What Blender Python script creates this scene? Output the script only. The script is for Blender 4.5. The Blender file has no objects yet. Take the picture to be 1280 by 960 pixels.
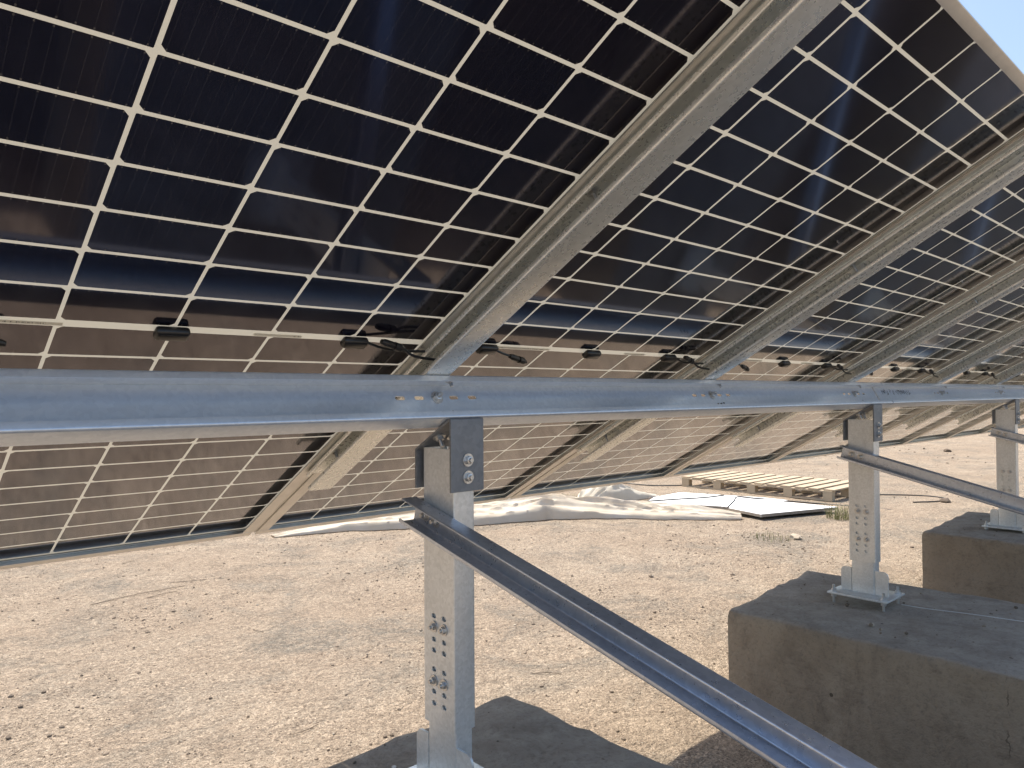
import bpy, bmesh, math, random
import numpy as np
from mathutils import Matrix, Vector

C = bpy.context.scene.collection
scene = bpy.context.scene
rad = math.radians

# ------------------------------------------------------------------ camera, sky, sun, exposure
G0 = 1.61                                    # height of the module plane's reference line above the ground
TILT = rad(29.52)
cd = bpy.data.cameras.new('camera')
cd.sensor_width = 36.0
cd.lens = 26.0
cd.clip_start = 0.05
cd.clip_end = 3000
cam = bpy.data.objects.new('camera', cd)
C.objects.link(cam)
_r = Vector((0.73070191, -0.68266781, -0.00627572))
_d = Vector((0.00500784, 0.01455205, -0.99988157))
_f = Vector((0.68267828, 0.73058395, 0.01405191))
cam.matrix_world = Matrix(((_r.x, -_d.x, -_f.x, -1.0407), (_r.y, -_d.y, -_f.y, -1.3926),
                           (_r.z, -_d.z, -_f.z, G0 - 0.1222), (0, 0, 0, 1)))
scene.camera = cam

SUN_EL, SUN_AZ = rad(59.6), rad(6)           # azimuth measured from +Y towards +X
w = bpy.data.worlds.new('World')
scene.world = w
w.use_nodes = True
wn, wl = w.node_tree.nodes, w.node_tree.links
sky = wn.new('ShaderNodeTexSky')
sky.sky_type = 'NISHITA'
sky.sun_disc = False
sky.sun_elevation = SUN_EL
sky.sun_rotation = SUN_AZ
sky.air_density = 1.0
sky.ozone_density = 1.3
sky.dust_density = 2.6
wl.new(sky.outputs[0], wn['Background'].inputs[0])
wn['Background'].inputs[1].default_value = 0.14
ld = bpy.data.lights.new('sun', 'SUN')
ld.energy = 3.7
ld.angle = rad(0.53)
ld.color = (1.0, 0.93, 0.82)
sun = bpy.data.objects.new('sun', ld)
C.objects.link(sun)
sdir = Vector((math.sin(SUN_AZ) * math.cos(SUN_EL), math.cos(SUN_AZ) * math.cos(SUN_EL), math.sin(SUN_EL)))
sun.rotation_euler = sdir.to_track_quat('Z', 'Y').to_euler()
sun.location = (0, 4, 9)
scene.view_settings.view_transform = 'Standard'
scene.view_settings.look = 'None'
scene.view_settings.gamma = 1
scene.view_settings.exposure = 0.88
scene.view_settings.use_curve_mapping = False
scene.render.engine = 'CYCLES'
scene.cycles.max_bounces = 10
scene.cycles.use_denoising = True

# ------------------------------------------------------------------ node helpers
class NT:
    def __init__(s, name):
        s.m = bpy.data.materials.new(name)
        s.m.use_nodes = True
        s.t = s.m.node_tree
        s.p = s.t.nodes['Principled BSDF']
        s.out = s.t.nodes['Material Output']
    def n(s, typ, **kw):
        nd = s.t.nodes.new(typ)
        for k, v in kw.items():
            if isinstance(k, str) and hasattr(nd, k):
                setattr(nd, k, v)
        return nd
    def l(s, a, b):
        s.t.links.new(a, b)
    def val(s, x, inp):
        if isinstance(x, (int, float)):
            inp.default_value = x
        else:
            s.l(x, inp)
    def math(s, op, a, b=None, c=None):
        nd = s.t.nodes.new('ShaderNodeMath')
        nd.operation = op
        s.val(a, nd.inputs[0])
        if b is not None: s.val(b, nd.inputs[1])
        if c is not None: s.val(c, nd.inputs[2])
        return nd.outputs[0]
    def noise(s, vec, scale, detail=4, rough=0.55, dist=0.0):
        nd = s.t.nodes.new('ShaderNodeTexNoise')
        nd.inputs['Scale'].default_value = scale
        nd.inputs['Detail'].default_value = detail
        nd.inputs['Roughness'].default_value = rough
        nd.inputs['Distortion'].default_value = dist
        if vec is not None: s.l(vec, nd.inputs['Vector'])
        return nd.outputs['Fac']
    def vor(s, vec, scale, out='Distance', feature='F1'):
        nd = s.t.nodes.new('ShaderNodeTexVoronoi')
        nd.feature = feature
        nd.inputs['Scale'].default_value = scale
        if vec is not None: s.l(vec, nd.inputs['Vector'])
        return nd.outputs[out]
    def ramp(s, fac, stops):
        nd = s.t.nodes.new('ShaderNodeValToRGB')
        e = nd.color_ramp.elements
        while len(e) < len(stops): e.new(0.5)
        for k, (pos, col) in enumerate(stops):
            e[k].position = pos
            e[k].color = (col[0], col[1], col[2], 1) if not isinstance(col, (int, float)) else (col, col, col, 1)
        s.l(fac, nd.inputs[0])
        return nd.outputs[0]
    def mix(s, fac, a, b, mode='MIX'):
        nd = s.t.nodes.new('ShaderNodeMix')
        nd.data_type = 'RGBA'
        nd.blend_type = mode
        s.val(fac, nd.inputs[0])
        for x, i in ((a, 6), (b, 7)):
            if isinstance(x, tuple): nd.inputs[i].default_value = (*x, 1)
            else: s.l(x, nd.inputs[i])
        return nd.outputs[2]
    def bump(s, h, strength, dist):
        nd = s.t.nodes.new('ShaderNodeBump')
        nd.inputs['Strength'].default_value = strength
        nd.inputs['Distance'].default_value = dist
        s.l(h, nd.inputs['Height'])
        s.l(nd.outputs[0], s.p.inputs['Normal'])
    def obj(s):
        return s.n('ShaderNodeTexCoord').outputs['Object']
    def geo(s):
        return s.n('ShaderNodeNewGeometry').outputs['Position']
    def scaled(s, vec, sc):
        nd = s.n('ShaderNodeMapping')
        nd.inputs['Scale'].default_value = sc
        s.l(vec, nd.inputs['Vector'])
        return nd.outputs[0]

def metal(name, col, col2, rough=(0.3, 0.5), metallic=0.9, dust=0.25, spangle=45, streak=(1, 1, 1)):
    m = NT(name)
    v = m.geo()
    sp = m.vor(v, spangle, 'Color')
    sep = m.n('ShaderNodeSeparateColor'); m.l(sp, sep.inputs[0])
    big = m.noise(m.scaled(v, streak), 5, 5, 0.6, 0.4)
    fine = m.noise(v, 140, 3)
    a = m.math('ADD', m.math('MULTIPLY', sep.outputs[0], 0.32), m.math('MULTIPLY', big, 0.72))
    base = m.mix(m.ramp(a, [(0.25, 0.0), (0.75, 1.0)]), col, col2)
    dmask = m.ramp(m.noise(m.scaled(v, streak), 9, 6, 0.7, 0.6), [(0.5, 0.0), (0.72, 1.0)])
    base = m.mix(m.math('MULTIPLY', dmask, dust), base, (0.42, 0.35, 0.26))
    m.l(base, m.p.inputs['Base Color'])
    m.l(m.math('SUBTRACT', metallic, m.math('MULTIPLY', dmask, dust * 1.2)), m.p.inputs['Metallic'])
    r = m.math('ADD', rough[0], m.math('MULTIPLY', m.math('ADD', m.math('MULTIPLY', fine, 0.5), m.math('MULTIPLY', sep.outputs[1], 0.5)), rough[1] - rough[0]))
    m.l(r, m.p.inputs['Roughness'])
    m.bump(m.math('ADD', big, m.math('MULTIPLY', fine, 0.08)), 0.07, 0.004)
    return m.m

def plain(name, col, rough=0.6, metallic=0.0, var=0.25, scale=30, bumpd=0.0):
    m = NT(name)
    v = m.obj()
    f = m.noise(v, scale, 4, 0.6)
    dark = tuple(c * (1 - var) for c in col)
    m.l(m.mix(m.ramp(f, [(0.3, 0.0), (0.7, 1.0)]), dark, col), m.p.inputs['Base Color'])
    m.p.inputs['Roughness'].default_value = rough
    m.p.inputs['Metallic'].default_value = metallic
    if bumpd: m.bump(f, 0.5, bumpd)
    return m.m

M = {}
M['galv'] = metal('galvanized_steel', (0.60, 0.665, 0.75), (0.71, 0.775, 0.855), (0.26, 0.38), 0.58, 0.07, 110, (0.35, 1, 1))
M['galv_post'] = metal('dusty_galvanized_steel', (0.66, 0.67, 0.65), (0.83, 0.84, 0.83), (0.28, 0.46), 0.58, 0.2, 150, (1, 1, 0.3))
M['galv_raft'] = metal('weathered_galvanized_steel', (0.76, 0.77, 0.73), (0.90, 0.91, 0.87), (0.22, 0.38), 0.68, 0.07, 110, (1, 0.3, 1))
M['dark_steel'] = metal('dull_grey_steel', (0.19, 0.20, 0.215), (0.25, 0.26, 0.275), (0.45, 0.6), 0.5, 0.08, 90)
M['brace'] = metal('brace_steel', (0.48, 0.52, 0.59), (0.62, 0.66, 0.73), (0.24, 0.38), 0.80, 0.04, 110)
M['bolt'] = plain('zinc_bolt', (0.74, 0.73, 0.71), 0.38, 0.95, 0.3, 200)
M['frame'] = plain('anodised_aluminium', (0.70, 0.68, 0.64), 0.36, 0.9, 0.14, 18)
M['black'] = plain('black_plastic', (0.022, 0.021, 0.021), 0.3, 0.0, 0.3, 60)
M['ink'] = plain('black_marker_ink', (0.02, 0.02, 0.025), 0.8, 0.0, 0.2, 60)

# photovoltaic laminate: cells, white gaps, wires (UV map in metres, origin at the laminate's centre)
CW, RP, GAP = 0.184, 0.0929, 0.0066
def laminate():
    m = NT('cell_laminate')
    uv = m.n('ShaderNodeUVMap').outputs[0]
    sx = m.n('ShaderNodeSeparateXYZ'); m.l(uv, sx.inputs[0])
    u, v = sx.outputs[0], sx.outputs[1]
    av = m.math('ABSOLUTE', v)
    vv = m.math('SUBTRACT', av, GAP)
    uc = m.math('DIVIDE', u, CW)
    vc = m.math('DIVIDE', vv, RP)
    fu = m.math('MULTIPLY', m.math('SUBTRACT', m.math('FRACT', m.math('ADD', uc, 100.0)), 0.5), CW)
    fv = m.math('MULTIPLY', m.math('SUBTRACT', m.math('FRACT', m.math('ADD', vc, 100.0)), 0.5), RP)
    au, avv = m.math('ABSOLUTE', fu), m.math('ABSOLUTE', fv)
    hx, hy = 0.0889, 0.0432
    inside = m.math('MULTIPLY', m.math('LESS_THAN', au, hx), m.math('LESS_THAN', avv, hy))
    par = m.math('SUBTRACT', 1.0, m.math('MULTIPLY', m.math('MODULO', m.math('ADD', m.math('FLOOR', uc), 100.0), 2.0), 2.0))
    sharp_end = m.math('LESS_THAN', m.math('MULTIPLY', fv, par), 0.0)
    cham = m.math('MAXIMUM', m.math('MULTIPLY', sharp_end, m.math('LESS_THAN', m.math('ADD', au, avv), hx + hy - 0.0012)),
                  m.math('LESS_THAN', m.math('ADD', au, avv), hx + hy - 0.0075))
    inside = m.math('MULTIPLY', inside, cham)
    inside = m.math('MULTIPLY', inside, m.math('LESS_THAN', m.math('ABSOLUTE', uc), 3.0))
    inside = m.math('MULTIPLY', inside, m.math('LESS_THAN', vc, 12.0))
    inside = m.math('MULTIPLY', inside, m.math('GREATER_THAN', vv, 0.0))
    # wires: ten per cell along v, with small solder pads near the ends
    wu = m.math('ABSOLUTE', m.math('SUBTRACT', m.math('FRACT', m.math('ADD', m.math('DIVIDE', fu, 0.0182), 100.0)), 0.5))
    wire = m.math('LESS_THAN', wu, 0.022)
    pad = m.math('MULTIPLY', m.math('LESS_THAN', wu, 0.055), m.math('LESS_THAN', m.math('ABSOLUTE', m.math('SUBTRACT', avv, 0.0405)), 0.0013))
    wn_ = m.n('ShaderNodeTexWhiteNoise'); wn_.noise_dimensions = '3D'
    cmb = m.n('ShaderNodeCombineXYZ')
    m.l(m.math('FLOOR', uc), cmb.inputs[0])
    m.l(m.math('FLOOR', m.math('DIVIDE', v, RP)), cmb.inputs[1])
    oi = m.n('ShaderNodeObjectInfo')
    m.l(oi.outputs['Location'], wn_.inputs['Vector'])
    addv = m.n('ShaderNodeVectorMath'); addv.operation = 'ADD'
    m.l(cmb.outputs[0], addv.inputs[0]); m.l(oi.outputs['Location'], addv.inputs[1])
    m.l(addv.outputs[0], wn_.inputs['Vector'])
    rnd = wn_.outputs['Value']
    cell = m.mix(rnd, (0.0020, 0.0042, 0.0150), (0.0050, 0.0035, 0.0085))
    cell = m.mix(m.math('MULTIPLY', wire, 0.45), cell, (0.05, 0.05, 0.06))
    cell = m.mix(m.math('MULTIPLY', pad, 0.8), cell, (0.12, 0.115, 0.11))
    # light film of dust on the glass
    dust = m.ramp(m.noise(uv, 3.2, 5, 0.65, 0.3), [(0.45, 0.0), (0.8, 1.0)])
    cell = m.mix(m.math('MULTIPLY', dust, 0.008), cell, (0.45, 0.38, 0.30))
    p = m.p
    m.l(cell, p.inputs['Base Color'])
    p.inputs['IOR'].default_value = 1.5
    p.inputs['Coat Weight'].default_value = 1.0
    p.inputs['Coat IOR'].default_value = 1.5
    p.inputs['Coat Roughness'].default_value = 0.07
    p.inputs['Specular Tint'].default_value = (0.74, 0.60, 0.98, 1)
    m.l(m.math('ADD', 0.085, m.math('MULTIPLY', dust, 0.05)), p.inputs['Roughness'])
    g = m.n('ShaderNodeBsdfPrincipled')
    g.inputs['Base Color'].default_value = (0.52, 0.49, 0.41, 1)
    g.inputs['Roughness'].default_value = 0.06
    g.inputs['IOR'].default_value = 1.52
    tr = m.n('ShaderNodeBsdfTranslucent')
    tr.inputs['Color'].default_value = (0.78, 0.74, 0.62, 1)
    mx = m.n('ShaderNodeMixShader'); mx.inputs[0].default_value = TRANS
    m.l(g.outputs[0], mx.inputs[1]); m.l(tr.outputs[0], mx.inputs[2])
    fin = m.n('ShaderNodeMixShader')
    m.l(inside, fin.inputs[0]); m.l(mx.outputs[0], fin.inputs[1]); m.l(p.outputs[0], fin.inputs[2])
    m.l(fin.outputs[0], m.out.inputs[0])
    return m.m
TRANS = 0.13
M['laminate'] = laminate()

def ground_mat():
    m = NT('dry_sandy_ground')
    v = m.geo()
    a = m.noise(v, 0.55, 6, 0.6, 0.3)
    b = m.noise(v, 3.2, 6, 0.65, 0.5)
    c = m.noise(v, 24, 5, 0.7)
    d = m.noise(v, 130, 3, 0.7)
    col = m.mix(m.ramp(a, [(0.36, 0.0), (0.64, 1.0)]), (0.445, 0.345, 0.247), (0.50, 0.403, 0.298))
    col = m.mix(m.ramp(b, [(0.42, 0.0), (0.68, 0.8)]), col, (0.37, 0.285, 0.205))
    # greyer gravelly patches
    gp = m.ramp(m.noise(v, 1.15, 5, 0.7, 0.9), [(0.49, 0.0), (0.63, 1.0)])
    gg = m.math('MULTIPLY', gp, m.ramp(c, [(0.35, 0.25), (0.62, 1.0)]))
    col = m.mix(m.math('MULTIPLY', gg, 0.95), col, (0.235, 0.215, 0.175))
    col = m.mix(m.ramp(d, [(0.30, 0.75), (0.50, 0.0)]), col, (0.22, 0.165, 0.115))
    pale = m.ramp(m.noise(v, 2.1, 6, 0.75, 1.2), [(0.58, 0.0), (0.72, 0.6)])
    col = m.mix(pale, col, (0.56, 0.46, 0.34))
    gr = m.vor(v, 95, 'Distance')
    grc = m.vor(v, 95, 'Color')
    sp = m.n('ShaderNodeSeparateColor'); m.l(grc, sp.inputs[0])
    speck = m.math('MULTIPLY', m.math('GREATER_THAN', sp.outputs[0], 0.78), m.math('LESS_THAN', gr, 0.32))
    col = m.mix(m.math('MULTIPLY', speck, 0.7), col, (0.18, 0.14, 0.10))
    speck2 = m.math('MULTIPLY', m.math('LESS_THAN', sp.outputs[0], 0.10), m.math('LESS_THAN', gr, 0.34))
    col = m.mix(m.math('MULTIPLY', speck2, 0.6), col, (0.62, 0.55, 0.44))
    for sc_, lo, hi in ((42, 0.88, 1.10), (105, 0.74, 1.22), (230, 0.74, 1.22)):
        q = m.n('ShaderNodeSeparateColor'); m.l(m.vor(v, sc_, 'Color'), q.inputs[0])
        mr = m.n('ShaderNodeMapRange'); m.l(q.outputs[1], mr.inputs[0])
        mr.inputs[3].default_value = lo; mr.inputs[4].default_value = hi
        g_ = m.n('ShaderNodeCombineColor')
        for k_ in range(3): m.l(mr.outputs[0], g_.inputs[k_])
        col = m.mix(1.0, col, g_.outputs[0], 'MULTIPLY')
    dens = m.noise(v, 1.9, 5, 0.7, 0.8)
    for sc_, th, amt in ((38, 0.74, 0.8), (75, 0.60, 0.8), (140, 0.54, 0.75)):
        q = m.n('ShaderNodeSeparateColor'); m.l(m.vor(v, sc_, 'Color'), q.inputs[0])
        sel = m.math('GREATER_THAN', m.math('ADD', q.outputs[2], m.math('MULTIPLY', m.math('SUBTRACT', dens, 0.5), 1.3)), th + 0.12)
        sel = m.math('MULTIPLY', sel, m.math('LESS_THAN', m.vor(v, sc_, 'Distance'), m.math('ADD', 0.12, m.math('MULTIPLY', q.outputs[0], 0.26))))
        col = m.mix(m.math('MULTIPLY', sel, amt), col, (0.16, 0.12, 0.085))
    clod = m.vor(v, 34, 'Distance')
    crack = m.ramp(m.noise(v, 7, 7, 0.75, 1.5), [(0.44, 0.0), (0.5, 0.5), (0.56, 0.0)])
    col = m.mix(m.math('MULTIPLY', crack, m.ramp(c, [(0.4, 0.0), (0.6, 1.0)])), col, (0.20, 0.155, 0.11))
    m.l(col, m.p.inputs['Base Color'])
    m.p.inputs['Roughness'].default_value = 0.95
    m.p.inputs['Specular IOR Level'].default_value = 0.2
    h = m.math('ADD', m.math('MULTIPLY', b, 1.1), m.math('ADD', m.math('MULTIPLY', c, 0.55), m.math('MULTIPLY', d, 0.22)))
    h = m.math('ADD', h, m.math('MULTIPLY', speck, 0.1))
    h = m.math('SUBTRACT', h, m.math('MULTIPLY', clod, 0.10))
    m.bump(h, 1.0, 0.06)
    return m.m
M['ground'] = ground_mat()

def concrete_mat():
    m = NT('rough_concrete')
    v = m.geo()
    a = m.noise(v, 1.8, 6, 0.65, 0.6)
    b = m.noise(v, 9, 6, 0.7, 0.4)
    c = m.noise(v, 70, 4, 0.7)
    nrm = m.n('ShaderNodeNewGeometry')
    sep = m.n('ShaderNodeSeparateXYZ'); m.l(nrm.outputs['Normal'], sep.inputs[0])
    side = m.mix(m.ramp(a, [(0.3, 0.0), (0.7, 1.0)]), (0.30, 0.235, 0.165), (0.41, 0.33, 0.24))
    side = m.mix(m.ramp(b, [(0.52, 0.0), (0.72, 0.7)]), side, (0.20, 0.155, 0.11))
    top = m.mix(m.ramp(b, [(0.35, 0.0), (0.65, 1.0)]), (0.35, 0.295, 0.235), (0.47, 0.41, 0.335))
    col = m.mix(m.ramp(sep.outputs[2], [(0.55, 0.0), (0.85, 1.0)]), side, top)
    sv = m.n('ShaderNodeSeparateXYZ'); m.l(v, sv.inputs[0])
    zj = m.math('ADD', sv.outputs[2], m.math('MULTIPLY', m.math('SUBTRACT', b, 0.5), 0.03))
    band = m.math('LESS_THAN', m.math('ABSOLUTE', m.math('SUBTRACT', zj, 0.285)), 0.0035)
    yj = m.math('ADD', sv.outputs[1], m.math('MULTIPLY', m.math('SUBTRACT', m.noise(v, 14, 4), 0.5), 0.07))
    crk = m.math('LESS_THAN', m.math('ABSOLUTE', m.math('SUBTRACT', yj, -0.70)), 0.0022)
    col = m.mix(m.math('MULTIPLY', m.math('MAXIMUM', m.math('MULTIPLY', band, 0.12), m.math('MULTIPLY', crk, m.ramp(m.noise(v, 11, 3), [(0.42, 0.0), (0.56, 0.8)]))), m.ramp(sep.outputs[2], [(0.3, 0.8), (0.6, 0.0)])), col, (0.09, 0.07, 0.05))
    stain = m.ramp(m.noise(m.scaled(v, (1, 1, 0.35)), 4.5, 5, 0.7, 0.8), [(0.52, 0.0), (0.66, 0.33)])
    col = m.mix(stain, col, (0.17, 0.135, 0.10))
    vd = m.vor(v, 11, 'Distance'); vcol = m.vor(v, 11, 'Color')
    sp = m.n('ShaderNodeSeparateColor'); m.l(vcol, sp.inputs[0])
    pit = m.math('MULTIPLY', m.math('LESS_THAN', vd, m.math('MULTIPLY', sp.outputs[1], 0.11)), m.math('GREATER_THAN', sp.outputs[0], 0.7))
    col = m.mix(m.math('MULTIPLY', pit, 0.85), col, (0.07, 0.055, 0.04))
    col = m.mix(m.ramp(c, [(0.3, 0.35), (0.5, 0.0)]), col, (0.12, 0.10, 0.08))
    m.l(col, m.p.inputs['Base Color'])
    m.p.inputs['Roughness'].default_value = 0.93
    m.p.inputs['Specular IOR Level'].default_value = 0.25
    h = m.math('SUBTRACT', m.math('ADD', m.math('MULTIPLY', b, 0.6), m.math('MULTIPLY', c, 0.3)), m.math('MULTIPLY', pit, 0.6))
    m.bump(h, 0.9, 0.02)
    return m.m
M['concrete'] = concrete_mat()

def stone_mat():
    m = NT('pebble_stone')
    v = m.geo()
    f = m.vor(v, 14, 'Color')
    sp = m.n('ShaderNodeSeparateColor'); m.l(f, sp.inputs[0])
    col = m.ramp(sp.outputs[0], [(0.0, (0.15, 0.115, 0.083)), (0.5, (0.25, 0.195, 0.14)), (0.8, (0.32, 0.25, 0.178)), (1.0, (0.50, 0.42, 0.32))])
    m.l(col, m.p.inputs['Base Color'])
    m.p.inputs['Roughness'].default_value = 0.95
    m.bump(m.noise(v, 90, 4), 0.5, 0.006)
    return m.m
M['pebble'] = stone_mat()
M['pale_stone'] = plain('pale_stone', (0.56, 0.47, 0.35), 0.9, 0, 0.25, 25, 0.01)
M['dark_clod'] = plain('dark_clod', (0.16, 0.12, 0.085), 0.95, 0, 0.3, 25, 0.01)
M['wood'] = None
def wood_mat():
    m = NT('raw_pallet_wood')
    v = m.obj()
    oi = m.n('ShaderNodeObjectInfo')
    g = m.noise(m.scaled(v, (2.5, 26, 26)), 3, 5, 0.6, 0.4)
    big = m.noise(v, 1.7, 3)
    col = m.mix(g, (0.40, 0.31, 0.20), (0.58, 0.48, 0.335))
    col = m.mix(m.math('MULTIPLY', big, 0.35), col, (0.36, 0.24, 0.13))
    m.l(col, m.p.inputs['Base Color'])
    m.p.inputs['Roughness'].default_value = 0.8
    m.bump(g, 0.3, 0.004)
    return m.m
M['wood'] = wood_mat()
M['board'] = plain('white_board', (0.80, 0.79, 0.76), 0.7, 0, 0.06, 6)
M['board_edge'] = plain('board_edge_shade', (0.34, 0.29, 0.23), 0.9, 0, 0.3, 20)  # shade on the board sides put into their colour
def cloth_mat(name, c1, c2, trans):
    m = NT(name)
    v = m.geo()
    a = m.noise(v, 3.5, 5, 0.6, 0.5)
    m.l(m.mix(m.ramp(a, [(0.35, 0.0), (0.7, 1.0)]), c1, c2), m.p.inputs['Base Color'])
    m.p.inputs['Roughness'].default_value = 0.75
    m.bump(m.noise(v, 7, 3, 0.5, 1.2), 0.25, 0.02)
    tr = m.n('ShaderNodeBsdfTranslucent'); tr.inputs[0].default_value = (*c2, 1)
    mx = m.n('ShaderNodeMixShader'); mx.inputs[0].default_value = trans
    m.l(m.p.outputs[0], mx.inputs[1]); m.l(tr.outputs[0], mx.inputs[2]); m.l(mx.outputs[0], m.out.inputs[0])
    return m.m
M['tarp'] = cloth_mat('cream_fabric', (0.76, 0.66, 0.51), (0.84, 0.76, 0.63), 0.35)
M['plastic'] = cloth_mat('white_plastic_film', (0.76, 0.70, 0.58), (0.84, 0.79, 0.69), 0.45)
M['grass'] = plain('dry_grass', (0.30, 0.29, 0.12), 0.85, 0, 0.5, 9)
M['twig'] = plain('dry_twig', (0.17, 0.13, 0.09), 0.9, 0, 0.3, 30)
M['cable'] = plain('black_cable', (0.028, 0.03, 0.028), 0.5, 0, 0.3, 30)
def sticker_mat():
    m = NT('printed_sticker')
    v = m.obj()
    s = m.n('ShaderNodeSeparateXYZ'); m.l(v, s.inputs[0])
    cb = m.n('ShaderNodeCombineXYZ')
    m.l(m.math('MULTIPLY', s.outputs[0], 1.0), cb.inputs[0])
    bars = m.noise(cb.outputs[0], 520, 1, 0.3)
    b1 = m.math('GREATER_THAN', bars, 0.52)
    zone = m.math('LESS_THAN', m.math('ABSOLUTE', s.outputs[1]), 0.0016)
    zz = m.math('GREATER_THAN', m.noise(cb.outputs[0], 22, 1), 0.5)
    f = m.math('MULTIPLY', m.math('MULTIPLY', b1, zone), zz)
    m.l(m.mix(f, (0.70, 0.67, 0.57), (0.06, 0.06, 0.06)), m.p.inputs['Base Color'])
    m.p.inputs['Roughness'].default_value = 0.5
    return m.m
M['sticker'] = sticker_mat()

# ------------------------------------------------------------------ mesh helpers
def finish(bm, name, mat, parent=None, sharp=38):
    me = bpy.data.meshes.new(name)
    bm.normal_update()
    bm.to_mesh(me)
    bm.free()
    if sharp:
        me.shade_smooth()
        me.set_sharp_from_angle(angle=rad(sharp))
    for mm in (mat if isinstance(mat, (list, tuple)) else [mat]):
        me.materials.append(mm)
    o = bpy.data.objects.new(name, me)
    C.objects.link(o)
    if parent: o.parent = parent
    return o

def thing(name, label, cat, loc=(0, 0, 0), rot=(0, 0, 0), group=None):
    o = bpy.data.objects.new(name, None)
    o.empty_display_size = 0.1
    C.objects.link(o)
    o.location = loc
    o.rotation_euler = rot
    tag(o, label, cat, group)
    return o

def tag(o, label=None, cat=None, group=None, kind=None):
    if label: o['label'] = label
    if cat: o['category'] = cat
    if group: o['group'] = group
    if kind: o['kind'] = kind
    return o

def copy_tree(o, parent=None):
    c = o.copy()
    C.objects.link(c)
    c.parent = parent
    for ch in list(o.children):
        copy_tree(ch, c)
    return c

def box(bm, x0, x1, y0, y1, z0, z1, mi=0, bev=0.0):
    vs = [bm.verts.new(p) for p in ((x0, y0, z0), (x1, y0, z0), (x1, y1, z0), (x0, y1, z0),
                                    (x0, y0, z1), (x1, y0, z1), (x1, y1, z1), (x0, y1, z1))]
    fs = [bm.faces.new([vs[i] for i in f]) for f in ((3, 2, 1, 0), (4, 5, 6, 7), (0, 1, 5, 4), (1, 2, 6, 5), (2, 3, 7, 6), (3, 0, 4, 7))]
    for f in fs: f.material_index = mi
    if bev:
        es = list({e for f in fs for e in f.edges})
        bmesh.ops.bevel(bm, geom=es, offset=bev, segments=2, affect='EDGES', profile=0.5)

def rounded(pts, r, n=4):
    """open 2-D polyline with its inner corners rounded"""
    out = [Vector(pts[0])]
    for i in range(1, len(pts) - 1):
        p, a, b = Vector(pts[i]), Vector(pts[i - 1]), Vector(pts[i + 1])
        da, db = (a - p), (b - p)
        rr = min(r, da.length * 0.45, db.length * 0.45)
        da.normalize(); db.normalize()
        p0, p1 = p + da * rr, p + db * rr
        for k in range(n + 1):
            t = k / n
            out.append((1 - t) ** 2 * p0 + 2 * t * (1 - t) * p + t * t * p1)
    out.append(Vector(pts[-1]))
    return out

def sheet_profile(pts, t, r=0.004):
    """closed outline of a folded sheet of thickness t along a polyline"""
    c = rounded(pts, r)
    L, R = [], []
    for i, p in enumerate(c):
        a = c[max(i - 1, 0)]; b = c[min(i + 1, len(c) - 1)]
        d = (b - a).normalized()
        n = Vector((-d.y, d.x))
        L.append(p + n * t / 2); R.append(p - n * t / 2)
    return L + R[::-1]

def extrude(bm, outline, f0, f1, mi=0):
    """outline of 2-D points; f0/f1 map a 2-D point to 3-D at each end"""
    a = [bm.verts.new(f0(p)) for p in outline]
    b = [bm.verts.new(f1(p)) for p in outline]
    n = len(a)
    fs = [bm.faces.new((a[i], a[(i + 1) % n], b[(i + 1) % n], b[i])) for i in range(n)]
    # end caps: quads across the sheet
    h = n // 2
    for q in (a, b):
        for i in range(h - 1):
            fs.append(bm.faces.new((q[i], q[i + 1], q[n - 2 - i], q[n - 1 - i])))
    for f in fs: f.material_index = mi
    bmesh.ops.recalc_face_normals(bm, faces=fs)

def slot_pts(cx, cy, lx, ly, n=5):
    """rounded slot / circle outline"""
    r = min(lx, ly) / 2
    ex, ey = lx / 2 - r, ly / 2 - r
    out = []
    for k in range(4 * n):
        a = 2 * math.pi * k / (4 * n)
        out.append((cx + math.copysign(ex, math.cos(a)) * (1 if ex else 0) + r * math.cos(a),
                    cy + math.copysign(ey, math.sin(a)) * (1 if ey else 0) + r * math.sin(a)))
    return out

def plate(bm, outline, holes, thick, mat4):
    """flat plate with real holes, filled by a 2-D curve; mat4 maps its XY plane (thickness +-Z) to place"""
    cu = bpy.data.curves.new('plate_outline', 'CURVE')
    cu.dimensions = '2D'
    cu.fill_mode = 'BOTH'
    cu.extrude = thick / 2
    for loop in [outline] + holes:
        s = cu.splines.new('POLY')
        s.points.add(len(loop) - 1)
        for k, p in enumerate(loop): s.points[k].co = (p[0], p[1], 0, 1)
        s.use_cyclic_u = True
    ob = bpy.data.objects.new('plate_outline', cu)
    C.objects.link(ob)
    dg = bpy.context.evaluated_depsgraph_get()
    me = bpy.data.meshes.new_from_object(ob.evaluated_get(dg))
    me.transform(mat4)
    bm.from_mesh(me)
    bpy.data.objects.remove(ob); bpy.data.curves.remove(cu); bpy.data.meshes.remove(me)

def frame_at(p, zdir, xdir=None):
    z = Vector(zdir).normalized()
    x = Vector(xdir) if xdir else (Vector((1, 0, 0)) if abs(z.x) < 0.8 else Vector((0, 1, 0)))
    x = (x - z * x.dot(z)).normalized()
    y = z.cross(x)
    return Matrix(((x.x, y.x, z.x, p[0]), (x.y, y.y, z.y, p[1]), (x.z, y.z, z.z, p[2]), (0, 0, 0, 1)))

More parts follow.
